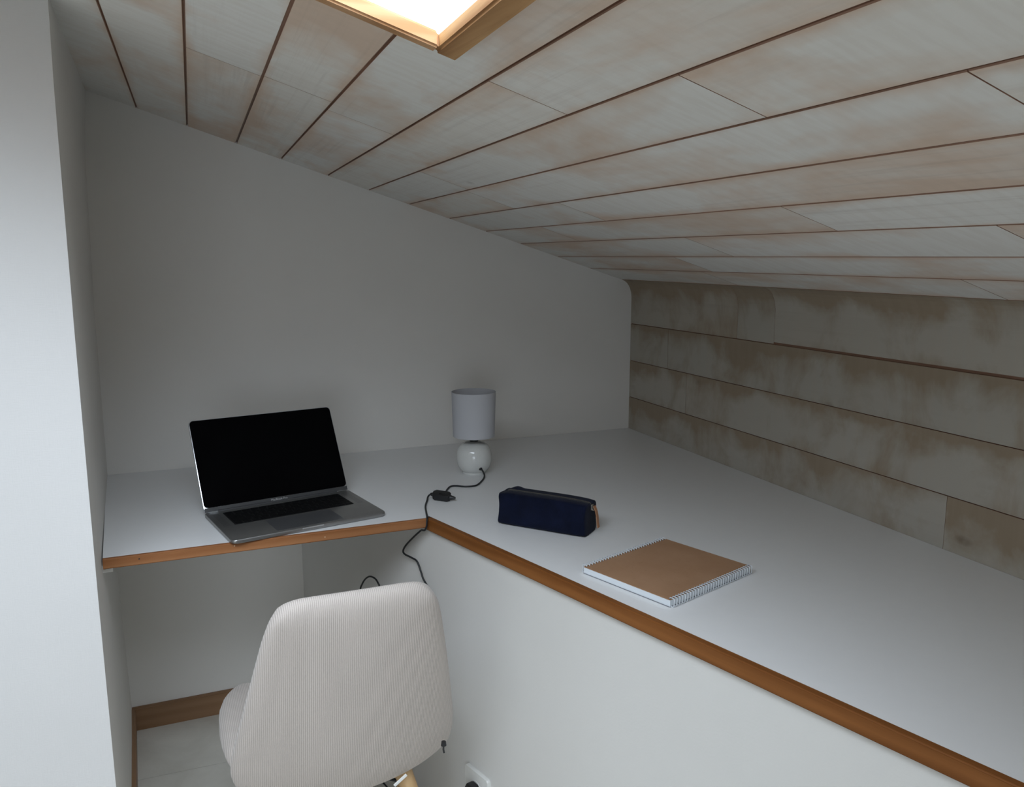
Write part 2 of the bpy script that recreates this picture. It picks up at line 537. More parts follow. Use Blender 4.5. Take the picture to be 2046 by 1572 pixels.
# ceiling boards
seam_d = [0.00281, 0.00078, 0.00121, -0.00375, 0.00254, -0.0016, -0.00314, 0.00104, -0.00202, -0.00601, 0.00383, 0.00222, 0.00208]
S0, WB = 0.13496, 0.12707
def seam_x(k):
    d = seam_d[k] if 0 <= k < 13 else 0.0
    return XL + (S0 + WB * k + d) * CO
bm = bmesh.new()
uvl = bm.loops.layers.uv.new('board')
up_n = Vector((SL * CO, 0, CO))
def board(x0, x1, y0, y1, g=0.0015, th=0.006):
    if y1 < y0: y0, y1 = y1, y0
    x0 += g; x1 -= g
    c = 0.0015
    prof = [(x0, th), (x0, c), (x0 + c * .55, 0), (x1 - c * .55, 0), (x1, c), (x1, th)]
    ra_, rb_ = [], []
    for x, h in prof:
        for L_, y, s in ((ra_, y0, 1), (rb_, y1, -1)):
            yy = y + s * (0.0004 if h >= c else 0.0010)
            p = Vector((x, yy, ceil_z(x, yy))) + up_n * h
            L_.append(bm.verts.new(p))
    n = len(prof)
    fs = [bm.faces.new(ra_[::-1]), bm.faces.new(rb_)]
    for f_ in fs: f_.material_index = 1
    for i in range(n):
        f_ = bm.faces.new((ra_[i], ra_[(i + 1) % n], rb_[(i + 1) % n], rb_[i]))
        if i != 2: f_.material_index = 1
        for lo_ in f_.loops: lo_[uvl].uv = ((lo_.vert.co.x - x0) / (x1 - x0), lo_.vert.co.y)
joints = {2: [-0.935], 4: [-0.872], 5: [-1.402], 6: [-1.675, -0.60], 7: [-0.57, -1.93], 8: [-0.822, -1.95], 9: [-1.40, -0.45], 10: [-1.68, -0.95], 11: [-0.70, -1.95], 12: [-0.645, -1.42], 3: [-0.945, -2.3], 1: [-1.85], 0: [-1.3]}
for k in range(-17, 13):
    x0, x1 = seam_x(k - 1), seam_x(k)
    x0 = max(x0, XW - 0.05)
    if x1 < x0 + .02: continue
    cuts = [0.03] + sorted(joints.get(k, [-0.8 - 0.1 * (k % 5), -2.4 + 0.2 * (k % 3)]), reverse=True) + [YF - 0.02]
    if k in joints: cuts = cuts[:-1] + [-2.9 - 0.3 * (k % 3), YF - 0.02]
    hole = x1 > SKX1 + 0.01 and x0 < SKX0 - 0.01
    segs = []
    for c0, c1 in zip(cuts, cuts[1:]):
        if not hole or c1 > SKY0 or c0 < SKY1:
            segs.append((x0, x1, c0, c1)); continue
        if c0 > SKY0: segs.append((x0, x1, c0, SKY0 + 0.006))
        if c1 < SKY1: segs.append((x0, x1, SKY1 - 0.006, c1))
        t0, t1 = min(c0, SKY0), max(c1, SKY1)
        if x1 > SKX0 and x0 < SKX0: segs.append((SKX0 - 0.004, x1, t0, t1))
        if x0 < SKX1 and x1 > SKX1: segs.append((x0, SKX1 + 0.004, t0, t1))
    if hole and (x1 > SKX0 or x0 < SKX1):
        right = x1 > SKX0
        for c0, c1 in zip(cuts, cuts[1:]):
            c0_, c1_ = c0 - .0005, c1 + .0005
            if c1 > SKY0 or c0 < SKY1:
                board(x0, x1, c0, c1); continue
            hx = SKX0 - .004 if right else SKX1 + .004
            fx, nx_ = (x1 - .0023, x0 + .0023) if right else (x0 + .0023, x1 - .0023)
            pts = [(fx, c0_), (fx, c1_)]
            pts += [(nx_, c1_), (nx_, SKY1 + .006), (hx, SKY1 + .006)] if c1 < SKY1 else [(hx, c1_)]
            pts += [(hx, SKY0 - .006), (nx_, SKY0 - .006), (nx_, c0_)] if c0 > SKY0 else [(hx, c0_)]
            for q_, f_ in enumerate(prism(bm, pts, ceil_z, lambda x, y: ceil_z(x, y) + .006)):
                f_.material_index = 0 if q_ == 0 else 1
                for lo_ in f_.loops: lo_[uvl].uv = ((lo_.vert.co.x - x0) / (x1 - x0), lo_.vert.co.y)
        continue
    for s in segs:
        if s[1] - s[0] > .006: board(*s)
ce = struct('ceiling', bm, M_ceil)
ce.data.materials.append(M_groove)
# bare wood behind the grooves, with the window hole
bm = bmesh.new()
X = [XW - 0.1, SKX1 + 0.003, SKX0 - 0.003, 0.12]; Y = [YF - 0.1, SKY1 + 0.003, SKY0 - 0.003, 0.12]
for i in range(3):
    for j in range(3):
        if i == 1 and j == 1: continue
        pts = [(X[i], Y[j]), (X[i + 1], Y[j]), (X[i + 1], Y[j + 1]), (X[i], Y[j + 1])]
        prism(bm, pts, lambda x, y: ceil_z(x, y) + 0.0045, lambda x, y: ceil_z(x, y) + 0.0065)
obj('groove_backing', bm, M_groove, ce)

# knee wall boards and the rounded board where they meet the slope
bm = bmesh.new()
kz = [0.11077, 0.11077 + 0.12603, 0.11077 + 2 * 0.12603]
kj = [[-1.297, -2.4], [-0.35, -2.1], [-0.24, -1.95], [-0.59, -0.745, -2.2]]
zb = [-0.03] + kz
uvl = bm.loops.layers.uv.new('board')
xs_ = seam_x(12) + 0.0016
p0 = Vector((xs_, 0, HK - SL * xs_)); p2 = Vector((0.0, 0, 0.4535)); p1 = Vector((-0.004, 0, HK + 0.002))
cove = [p2 * (1 - t) ** 2 + p1 * 2 * t * (1 - t) + p0 * t * t for t in [i / 6 for i in range(7)]]
for r in range(4):
    cuts = [0.03] + sorted(kj[r], reverse=True) + [YF - 0.02]
    for c0, c1 in zip(cuts, cuts[1:]):
        z0 = zb[r] + (0.0006 if r else 0)
        if r == 3 and c0 < -0.7: z0 += 0.0040      # a board that has slipped up and left the gap open
        if r < 3:
            z1 = zb[r + 1] - 0.0006
            ring = [Vector((0.006, 0, z0)), Vector((0.0012, 0, z0)), Vector((0, 0, z0 + .0004)), Vector((0, 0, z1 - .0004)), Vector((0.0012, 0, z1)), Vector((0.006, 0, z1))]
        else:
            z1 = 0.50
            ring = [Vector((0.006, 0, z0)), Vector((0.0012, 0, z0)), Vector((0, 0, z0 + .0008))] + cove + [Vector((xs_, 0, HK - SL * xs_ + .004)), Vector((0.006, 0, HK + 0.01))]
        A_, B_ = [], []
        for L_, y in ((A_, c1 + .0004), (B_, c0 - .0004)):
            for p in ring: L_.append(bm.verts.new((p.x, y, DZ + p.z - (ZS * y if r == 3 and p.z > .44 else 0))))
        fs = [bm.faces.new(A_), bm.faces.new(B_[::-1])]
        n = len(ring)
        for i in range(n):
            fs.append(bm.faces.new((A_[i], B_[i], B_[(i + 1) % n], A_[(i + 1) % n])))
        for q, f_ in enumerate(fs):
            face_ok = (q - 2) in ((2,) if r < 3 else tuple(range(2, 2 + len(cove))))
            if not face_ok: f_.material_index = 1
            for lo_ in f_.loops: lo_[uvl].uv = (max(0, min(1, (lo_.vert.co.z - DZ - z0) / (z1 - z0))), lo_.vert.co.y)
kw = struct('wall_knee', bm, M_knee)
kw.data.materials.append(M_groove)
bm = bmesh.new(); box(bm, (0.0045, YF - 0.1, -0.05), (0.12, 0.1, DZ + 0.56)); obj('groove_backing', bm, M_groove, kw)

# low wall under the angled right side of the desk
RA = 0.29929
e_r = Vector((math.sin(RA), -math.cos(RA), 0)); n_r = Vector((-math.cos(RA), -math.sin(RA), 0))   # along, outwards
IC = Vector((-0.9106, -0.7247, 0))
bm = bmesh.new()
t_b = (IC.y - yb(-1.1)) / math.cos(RA) * 1.0
t0 = (IC.y + 0.034) / math.cos(RA); t1 = 3.25
P0 = IC + e_r * (t0) + n_r * 0.002; P1 = IC + e_r * t1 + n_r * 0.002
q0 = P0 - n_r * 0.06 ; q1 = P1 - n_r * 0.06
prism(bm, [(P0.x, P0.y), (q0.x, q0.y), (q1.x, q1.y), (P1.x, P1.y)], -0.02, DZ - 0.0205)
struct('wall_under_desk', bm, plaster('white_plaster_dimmed', (0.74, 0.73, 0.70)))  # same paint as the other walls, colour darkened to dim this lit face

# skirting boards
bm = bmesh.new()
xa, xb_ = -1.6185, -1.118
H_B = 0.068
A_ = [(xa, yb(xa)), (xb_, yb(xb_)), (xb_, yb(xb_) - 0.012), (xa, yb(xa) - 0.012)]
fs = prism(bm, A_, 0.0, H_B)
bmesh.ops.bevel(bm, geom=[e for e in bm.edges if all(v.co.z > .05 for v in e.verts) and all(v.co.y < yb(v.co.x) - .006 for v in e.verts)], offset=0.004, segments=3, affect='EDGES')
struct('baseboard_back', bm, M_base)
M_base_y = wood('brown_skirting_side', (0.34, 0.20, 0.11), (0.27, 0.15, 0.075), 'Y', rough=0.5, knots=False)
bm = bmesh.new()
def xl(y): return -1.6210 + (y + 0.049) / (EY + 0.049) * (-1.5655 + 1.6210)
prism(bm, [(xl(-.062), -.062), (xl(-.062) + .011, -.062), (xl(EY) + .011, EY), (xl(EY), EY)], 0.0, H_B)
bmesh.ops.bevel(bm, geom=[e for e in bm.edges if all(v.co.z > .05 for v in e.verts) and all(v.co.x > xl(v.co.y) + .006 for v in e.verts)], offset=0.004, segments=3, affect='EDGES')
struct('baseboard_left', bm, M_base_y)

# ------------------------------------------------------------------ skylight
win = empty('window_1', (0, 0, 0))
win['kind'] = 'structure'
PR = 0.013; WF = 0.027
def sk_pt(x, y, h): return Vector((x, y, ceil_z(x, y))) + Vector((0, 0, h))
def frame_bar(x0, x1, y0, y1, mat, nm):
    bm = bmesh.new()
    pts = [(x0, y0), (x1, y0), (x1, y1), (x0, y1)]
    prism(bm, pts, lambda x, y: ceil_z(x, y) - PR, lambda x, y: ceil_z(x, y) + 0.006)
    bmesh.ops.bevel(bm, geom=list(bm.edges), offset=0.0028, segments=3, affect='EDGES')
    o = obj(nm, bm, mat, win)
    return smooth_angle(o, 50)
M_frame_y = wood('clear_pine_trim_side', (0.56, 0.33, 0.15), (0.27, 0.125, 0.045), 'Y', scale=0.8, rough=0.55, ring=2.0, spec=0.15)
frame_bar(SKX0 - WF, SKX0, SKY1, SKY0, M_frame_y, 'frame_rail')
frame_bar(SKX1, SKX1 + WF, SKY1, SKY0, M_frame_y, 'frame_rail')
frame_bar(SKX1 + WF + .0004, SKX0 - WF - .0004, SKY0 - WF * 0.8, SKY0, M_frame, 'frame_rail')
frame_bar(SKX1 + WF + .0004, SKX0 - WF - .0004, SKY1, SKY1 + WF * 0.8, M_frame, 'frame_rail')
bm = bmesh.new()
prism(bm, [(SKX1 + .02, SKY1 + .02), (SKX0 - .02, SKY1 + .02), (SKX0 - .02, SKY0 - .015), (SKX1 + .02, SKY0 - .015)], lambda x, y: ceil_z(x, y) + 0.001, lambda x, y: ceil_z(x, y) + 0.005)
obj('glass_pane', bm, M_glass, win)

# ------------------------------------------------------------------ desk
desk = tag(empty('desk', (-0.9106, -0.7247, DZ)), 'white L-shaped built-in desk with orange-brown wooden front edge', 'desk')
inv = Matrix.Translation((0.9106, 0.7247, -DZ))
YLf = -0.7435; XLf = -1.5831
endr = IC + e_r * 2.42
def desk_local(o):
    o.data.transform(inv)
bm = bmesh.new()
xl_b = -1.6350
prism(bm, [(xl_b, yb(xl_b) - .0008), (XLf + .0010, YLf), (IC.x, IC.y), (-0.0010 - (-.0), -0.7247 - 0.9096 / math.tan(RA)), (-0.0010, -0.0010)], DZ - 0.018, DZ)
o = obj('worktop', bm, M_desk, desk); desk_local(o)
# left edge strip
dl = (Vector((IC.x, IC.y, 0)) - Vector((XLf, YLf, 0))); dl.normalize()
def strip(nm, a, d, length, thick, zt, zb, out, mat, end_cut=0.0):
    """strip along d from a; out = outward unit vector"""
    ang = math.atan2(d.y, d.x)
    bm = bmesh.new()
    s = 1 if Vector((-math.sin(ang), math.cos(ang), 0)).dot(out) > 0 else -1
    y0, y1 = (0.0002, thick) if s > 0 else (-thick, -0.0002)
    box(bm, (0, y0, zb), (length, y1, zt))
    bmesh.ops.bevel(bm, geom=[e for e in bm.edges if abs(e.verts[0].co.x - e.verts[1].co.x) > .01 and all(abs(v.co.y) > thick * .5 for v in e.verts)], offset=0.0022, segments=3, affect='EDGES')
    o = obj(nm, bm, mat, desk)
    smooth_angle(o, 50)
    o.location = a - Vector((-0.9106, -0.7247, 0))
    o.rotation_euler = (0, 0, ang)
    return o
ls = strip('edge_strip', Vector((XLf + .001, YLf, 0)), dl, (Vector((IC.x, IC.y, 0)) - Vector((XLf, YLf, 0))).length - 0.0135, 0.0085, 0.0, -0.021, Vector((0, -1, 0)), M_fascia_l)
rs = strip('edge_strip', IC + e_r * -0.0085, e_r, 3.1, 0.013, 0.0, -0.028, n_r, M_fascia)
ls['label'] = 'short wooden edge strip on the left arm'
rs['label'] = 'long wooden edge strip on the angled right side'
def nail(strip_o, t, zoff, y, mat, r, nm='nail'):
    bm = bmesh.new()
    bmesh.ops.create_cone(bm, cap_ends=True, segments=14, radius1=r, radius2=r * .8, depth=0.0008, matrix=Matrix.Rotation(math.pi / 2, 4, 'X'))
    o = obj(nm, bm, mat, strip_o)
    o.location = (t, y, zoff)
    return o
for t, z in ((0.02, -0.013), (0.455, -0.018), (0.585, -0.012), (0.655, -0.010), (1.05, -0.014), (1.62, -0.013)):
    nail(rs, t, z, 0.0132 if rs.data.vertices[0].co.y > 0 or True else 0, M_filler, 0.0017, 'nail')
for t, z, m in ((0.065, -0.008, M_hole), (0.245, -0.006, M_filler), (0.43, -0.012, M_filler)):
    nail(ls, t, z, -0.0087, m, 0.0015, 'nail')
# support batten under the left end
bm = bmesh.new()
y0b, y1b = -0.735, -0.12
def xd(y): return -1.6361 + (y + 0.049) / (EY + 0.049) * (-1.5710 + 1.6361)
prism(bm, [(xd(y0b) + .001, y0b), (xd(y0b) + .020, y0b), (xd(y1b) + .020, y1b), (xd(y1b) + .001, y1b)], DZ - 0.033, DZ - 0.0185)
o = obj('support_batten', bm, M_white, desk); desk_local(o)
o['label'] = 'small white batten under the left end'
bm = bmesh.new()
bmesh.ops.create_cone(bm, cap_ends=True, segments=14, radius1=.0018, radius2=.0018, depth=0.001, matrix=Matrix.Translation((xd(y0b) + .006, y0b - .0004, DZ - .0245)) @ Matrix.Rotation(math.pi / 2, 4, 'X'))
s_ = obj('screw', bm, M_hole, o); s_.data.transform(inv)

# ------------------------------------------------------------------ laptop
LW, LD, LH = 0.3468, 0.2275, 0.0095
LA = 0.2253
lap = tag(empty('laptop', (-1.3421, -0.7587, DZ), LA), 'open silver laptop with a black screen at the front of the left desk arm', 'laptop')
cxl, cyl = LW / 2, LD / 2
bm = bmesh.new(); rslab(bm, LW, LD, 0.0012, LH, 0.011, bev=0.0030, cx=cxl, cy=cyl)
base = smooth_angle(obj('base', bm, M_alu, lap), 40)
for fx, fy in ((.03, .03), (LW - .03, .03), (.03, LD - .03), (LW - .03, LD - .03)):
    bm = bmesh.new()
    lathe(bm, [(0, 0.0), (.006, 0.0), (.007, .0016), (0, .0016)], 16, fx, fy)
    obj('rubber_foot', bm, M_black, lap)
bm = bmesh.new()
box(bm, (LW / 2 - .024, -0.0006, LH - .0032), (LW / 2 + .024, 0.0005, LH - .0006), bevel=.0003, seg=1)
obj('thumb_notch', bm, M_alu_edge, lap)
# keyboard
kx0, kx1, ky0, ky1 = 0.035, LW - 0.035, 0.102, 0.203
bm = bmesh.new(); rslab(bm, kx1 - kx0, ky1 - ky0, LH - .0004, LH + .00035, .003, cx=(kx0 + kx1) / 2, cy=(ky0 + ky1) / 2)
kb = obj('keyboard', bm, M_well, lap)
rowdefs = [[1] * 14, [1] * 13 + [1.5], [1.5] + [1] * 13, [1.8] + [1] * 11 + [1.85], [2.35] + [1] * 10 + [2.35], [1, 1, 1, 1.25, 5.2, 1.25, 1, 1, 1, 1]]
meshes = {}
rh = (ky1 - ky0 - .002) / 5.7
ycur = ky1 - .001
for ri, rd in enumerate(rowdefs):
    h = rh * (0.62 if ri == 0 else 1.0)
    tot = sum(rd); x = kx0 + .001; W_ = kx1 - kx0 - .002
    for w in rd:
        ww = w / tot * W_
        key_ = (round(ww, 4), round(h, 4))
        if key_ not in meshes:
            bm = bmesh.new()
            rslab(bm, ww - .0028, h - .0028, 0, .0009, .0012, seg=2)
            me = bpy.data.meshes.new('key'); bmesh.ops.recalc_face_normals(bm, faces=bm.faces); bm.to_mesh(me); bm.free()
            me.materials.append(M_key); meshes[key_] = me
        o = bpy.data.objects.new('key', meshes[key_]); COL.objects.link(o); o.parent = kb
        o.location = (x + ww / 2, ycur - h / 2, LH + .0003)
        x += ww
    ycur -= h
bm = bmesh.new(); rslab(bm, .150, .086, LH - .0003, LH + .00015, .004, cx=LW / 2, cy=.052)
M_pad = plain('grey_trackpad', (0.27, 0.275, 0.29), 0.3, metal=0.8)
obj('trackpad', bm, M_pad, lap)
for sx in (0.0115, LW - 0.0115 - .014):
    bm = bmesh.new()
    for i in range(6):
        for j in range(34):
            bx_, by_ = sx + .001 + i * .0024, ky0 + .001 + j * .003
            box(bm, (bx_, by_, LH - .0001), (bx_ + .0008, by_ + .0008, LH + .00008))
    obj('speaker_grille', bm, M_well, lap)
# lid
TI = 1.0733; HD = 0.2214; LL = 0.2225
bm = bmesh.new()
bmesh.ops.create_cone(bm, cap_ends=True, segments=20, radius1=.0042, radius2=.0042, depth=LW - .06, matrix=Matrix.Translation((LW / 2, HD + .0015, LH - .0005)) @ Matrix.Rotation(math.pi / 2, 4, 'Y'))
obj('hinge', bm, M_chin, lap)
lid = None
bm = bmesh.new(); rslab(bm, LW, LL, -.005, 0.0, .010, bev=.0012, cx=LW / 2, cy=LL / 2)
Ml = Matrix.Translation((0, HD, LH + .0006)) @ Matrix.Rotation(TI, 4, 'X')
bmesh.ops.transform(bm, matrix=Ml, verts=bm.verts)
lid = smooth_angle(obj('lid', bm, M_alu_edge, lap), 40)
bm = bmesh.new(); rslab(bm, LW - .0030, LL - .012, -0.0002, .0004, .009, cx=LW / 2, cy=.0105 + (LL - .012) / 2)
bmesh.ops.transform(bm, matrix=Ml, verts=bm.verts)
obj('screen', bm, M_screen, lid)
bm = bmesh.new(); box(bm, (.0015, .0006, -.0001), (LW - .0015, .0104, .0003))
bmesh.ops.transform(bm, matrix=Ml, verts=bm.verts)
obj('lower_bezel', bm, M_chin, lid)
tc = bpy.data.curves.new('lettering', 'FONT'); tc.body = 'MacBook Pro'; tc.size = .0072; tc.align_x = 'CENTER'; tc.extrude = .00006
to = bpy.data.objects.new('lettering', tc); COL.objects.link(to)
bpy.context.view_layer.update()
me = bpy.data.meshes.new_from_object(to.evaluated_get(bpy.context.evaluated_depsgraph_get()))
bpy.data.objects.remove(to)
me.transform(Ml @ Matrix.Translation((LW / 2, .0032, .0005)))
me.materials.clear()
obj('lettering', me, M_letter, lid)

# ------------------------------------------------------------------ lamp
LX, LY = -0.6945, -0.385
lamp = tag(empty('table_lamp', (LX, LY, DZ)), 'small table lamp with a white drum shade and a round white ceramic base', 'lamp')
bm = bmesh.new()
pr = [(0, 0.0), (.031, 0.0), (.0315, .0012), (.0325, .0030)]
for i in range(25):
    a = math.radians(-60 + (60 + 76) * i / 24)
    pr.append((.0485 * math.cos(a) ** .62, .0445 + .0445 * math.sin(a)))
pr = [(r, max(z, 0.003) if i > 3 else z) for i, (r, z) in enumerate(pr)]
pr += [(.012, pr[-1][1] + .0012), (0, pr[-1][1] + .0012)]
lathe(bm, pr, 64)
smooth_angle(obj('base', bm, M_ceramic, lamp), 60)
zt = pr[-1][1]
bm = bmesh.new(); lathe(bm, [(0, zt - .001), (.0115, zt - .001), (.0110, zt + .004), (.0070, zt + .011), (.0065, zt + .05), (0, zt + .05)], 28)
smooth_angle(obj('lamp_holder', bm, M_black, lamp), 40)
bm = bmesh.new()
pb = [(0, zt + .05), (.007, zt + .05), (.012, zt + .060), (.0175, zt + .078), (.0165, zt + .092), (.009, zt + .104), (0, zt + .106)]
lathe(bm, pb, 28)
smooth_angle(obj('bulb', bm, M_white, lamp), 70)
SZ0, SZ1, SR0, SR1 = .1035, .226, .0565, .0600
k = NT('white_lampshade_fabric', 0.85, 0.15)
k.col((0.53, 0.535, 0.56)); k.bump(k.noise(k.coord((700, 700, 700)), 1, 2), 0.2, 0.0004)
M_shade = k.m
bm = bmesh.new()
lathe(bm, [(SR0 - .0008, SZ0 + .001), (SR0, SZ0), (SR0 + .0003, SZ0 + .004), (SR1 - .0002, SZ1 - .004), (SR1, SZ1), (SR1 - .0011, SZ1), (SR0 - .0012, SZ0), (SR0 - .0008, SZ0 + .001)], 72)
shd = smooth_angle(obj('lamp_shade', bm, M_shade, lamp), 40)
bm = bmesh.new()
tube(bm, [(math.cos(i * math.pi / 12) * .0155, math.sin(i * math.pi / 12) * .0155, SZ0 + .026) for i in range(24)], .0012, 6, closed=True)
for j in range(3):
    a = j * 2 * math.pi / 3 + .4
    tube(bm, [(math.cos(a) * .0155, math.sin(a) * .0155, SZ0 + .026), (math.cos(a) * (SR0 - .0005), math.sin(a) * (SR0 - .0005), SZ0 + .003)], .0011, 6)
obj('shade_ring', bm, M_white, shd)
# flex: over the desk, through the inline switch, over the edge and down
def W(x, y, z=0.0): return Vector((x - LX, y - LY, z))
cz = DZ
top = [(-0.6905, -0.4270, .021), (-0.6885, -0.4340, .019), (-0.6850, -0.4420, .008), (-0.6925, -0.4600, .0035), (-0.7107, -0.4893, .0026), (-0.7250, -0.5090, .0025), (-0.7389, -0.5199, .0025),
       (-0.7627, -0.5183, .0025), (-0.7839, -0.5020, .0025), (-0.7990, -0.5040, .0025), (-0.8133, -0.5262, .0028), (-0.8260, -0.5553, .005), (-0.8340, -0.5830, .009), (-0.8420, -0.6080, .0105)]
bm = bmesh.new(); tube(bm, spline([W(*p) for p in top], 8), .0022, 10)
smooth_angle(obj('flex', bm, M_cord, lamp), 50)
down = [(-0.8660, -0.5930, .0125), (-0.8740, -0.5850, .0115), (-0.8810, -0.5880, .007), (-0.8880, -0.6050, .0032), (-0.9035, -0.6467, .0026), (-0.9140, -0.6925, .0026), (-0.9195, -0.7180, .0030), (-0.9232, -0.7350, .0026), (-0.9262, -0.7425, -.0030), (-0.9275, -0.7440, -.0135),
        (-0.9300, -0.7380, -.0240), (-0.9306, -0.7200, -.0300), (-0.9312, -0.7038, -.0363), (-0.9413, -0.6659, -.0652), (-0.9502, -0.6369, -.0909), (-0.9542, -0.6241, -.1084), (-0.9519, -0.6316, -.1149), (-0.9432, -0.6599, -.1145), (-0.9359, -0.6833, -.1165), (-0.9310, -0.6993, -.1368), (-0.9279, -0.7092, -.1518), (-0.9193, -0.7372, -.1738),
        (-0.9195, -0.7400, -.205), (-0.9350, -0.6900, -.270), (-0.9650, -0.6000, -.330), (-0.9930, -0.5450, -.310), (-0.9974, -0.5451, -.2272), (-0.9990, -0.5400, -.2171), (-1.0036, -0.5249, -.2090), (-1.0114, -0.4996, -.2114), (-1.0186, -0.4765, -.2251), (-1.0245, -0.4574, -.2463), (-1.0279, -0.4462, -.2692),
        (-1.0310, -0.4370, -.340), (-1.0300, -0.4400, -.560), (-1.0150, -0.5000, -.735), (-0.9750, -0.6500, -.7515), (-0.9250, -0.8100, -.7515), (-0.9020, -0.8650, -.735), (-0.8930, -0.8750, -.660), (-0.8850, -0.8830, -.598)]
bm = bmesh.new(); tube(bm, spline([W(*p) for p in down], 8), .0022, 10)
smooth_angle(obj('flex', bm, M_cord, lamp), 50)
# entry grommet in the base
bm = bmesh.new()
bmesh.ops.create_uvsphere(bm, u_segments=16, v_segments=10, radius=.0058, matrix=Matrix.Translation(W(-0.6905, -0.4255, .0215)))
obj('grommet', bm, M_black, lamp, smooth=True)
# inline switch, tilted
bm = bmesh.new()
rslab(bm, .044, .021, -.008, .008, .005, bev=.0025)
bmesh.ops.create_cone(bm, cap_ends=True, segments=16, radius1=.0065, radius2=.0028, depth=.014, matrix=Matrix.Translation((.028, 0, -.001)) @ Matrix.Rotation(math.pi / 2, 4, 'Y'))
bmesh.ops.create_cone(bm, cap_ends=True, segments=16, radius1=.0030, radius2=.0058, depth=.008, matrix=Matrix.Translation((-.0255, 0, 0)) @ Matrix.Rotation(math.pi / 2, 4, 'Y'))
sw = smooth_angle(obj('inline_switch', bm, M_black, lamp), 40)
sw.location = W(-0.8520, -0.6080, .0120)
sw.rotation_euler = (math.radians(18), math.radians(4), math.radians(-37))
bm = bmesh.new(); rslab(bm, .012, .007, .0075, .0095, .002, bev=.0006)
obj('rocker', bm, M_black, sw)
# plug at the wall socket
bm = bmesh.new()
rslab(bm, .036, .034, 0, .016, .010, bev=.003)
plug = smooth_angle(obj('plug', bm, M_black, lamp), 40)

# ------------------------------------------------------------------ wall socket
def wall_pt(t, z, off=0.0): 
    p = IC + e_r * t + n_r * (0.002 + off)
    return Vector((p.x, p.y, DZ + z))
# plate: top left corner seen at about t=.14
tS = ((-0.8684 + 0.9106) * e_r.x + (-0.8586 + 0.7247) * e_r.y)
angw = math.atan2(e_r.y, e_r.x)
Mw = Matrix.Rotation(angw, 4, 'Z')
sock = empty('wall_socket', wall_pt(tS + .042, -0.5345 - .042), 0)
sock.rotation_euler = (math.pi / 2, 0, angw)
tag(sock, 'white wall socket low on the white wall, right of the chair', 'socket')
bm = bmesh.new(); rslab(bm, .084, .084, .0002, .0095, .004, bev=.0025)
smooth_angle(obj('cover_plate', bm, M_white, sock), 40)
bm = bmesh.new(); lathe(bm, [(.0215, .0096), (.0215, .0086 + .002), (.0195, .0106), (.0195, .003), (0, .003)], 40)
smooth_angle(obj('socket_well', bm, M_white, sock), 40)
pw = wall_pt(tS + .042, -0.5345 - .042, 0.0105)
plug.location = (pw.x - LX, pw.y - LY, pw.z - DZ)
plug.rotation_euler = (math.pi / 2, 0, angw)

# ------------------------------------------------------------------ pencil case
PA = -0.852
case = tag(empty('pencil_case', (-0.7905, -0.8215, DZ), PA), 'navy blue fabric pencil case with a zip and tan leather pull', 'pencil case')
PL, PB, PH = .214, .072, .0725
bm = bmesh.new()
nx, ny, nz = 40, 14, 14
def case_pt(u, v, w):
    """u,v,w in -1..1 on the cube surface -> soft box"""
    a = 0.055
    x = u * (1 - a * .35 * abs(v) ** 7 - a * .35 * abs(w) ** 7)
    y = v * (1 - a * .6 * abs(u) ** 12 - a * 1.6 * abs(w) ** 7)
    z = w * (1 - a * .5 * abs(u) ** 12 - a * 1.2 * abs(v) ** 7)
    X = (x * .5 + .5) * PL; Y = (y * .5 + .5) * PB; Z_ = (z * .5 + .5) * PH
    # sagging top: sides lean in, left end pinched, right end slopes down to the zip stop
    if w > 0:
        Y += (0.5 - (y * .5 + .5)) * .010 * w
    Z_ -= .0016 * (1 - abs(v)) * max(0, w)
    Z_ *= 1 - .05 * max(0, u) ** 3 * max(0, w)
    Z_ += .0035 * math.exp(-((u + .80) / .10) ** 2) * max(0, w) * max(0, v)
    Z_ -= .0030 * math.exp(-((u + .97) / .10) ** 2) * max(0, w)
    X += .006 * math.sin((w + 1) * math.pi / 2) * (1 if u < 0 else -.4) * max(0, abs(u) - .6) / .4 * (1 - w * .0)
    s = math.sin(X * 95 + Z_ * 40) * .0008 + math.sin(X * 41 - Z_ * 95 + 1) * .0010
    Y += s * (1 if v < 0 else -1) * abs(v) * (1 - abs(w) ** 4)
    return Vector((X, Y, max(Z_, 0.0002)))
vmap = {}
def cv(i, j, k_):
    key = (i, j, k_)
    if key not in vmap:
        f = lambda q, n: math.sin((q / n - .5) * math.pi) * .55 + (2 * q / n - 1) * .45
        vmap[key] = bm.verts.new(case_pt(f(i, nx), f(j, ny), f(k_, nz)))
    return vmap[key]
for i in range(nx):
    for j in range(ny):
        for k_ in (0, nz): bm.faces.new((cv(i, j, k_), cv(i + 1, j, k_), cv(i + 1, j + 1, k_), cv(i, j + 1, k_)))
    for k_ in range(nz):
        for j in (0, ny): bm.faces.new((cv(i, j, k_), cv(i + 1, j, k_), cv(i + 1, j, k_ + 1), cv(i, j, k_ + 1)))
for j in range(ny):
    for k_ in range(nz):
        for i in (0, nx): bm.faces.new((cv(i, j, k_), cv(i, j + 1, k_), cv(i, j + 1, k_ + 1), cv(i, j, k_ + 1)))
obj('body', bm, M_denim, case, smooth=True)
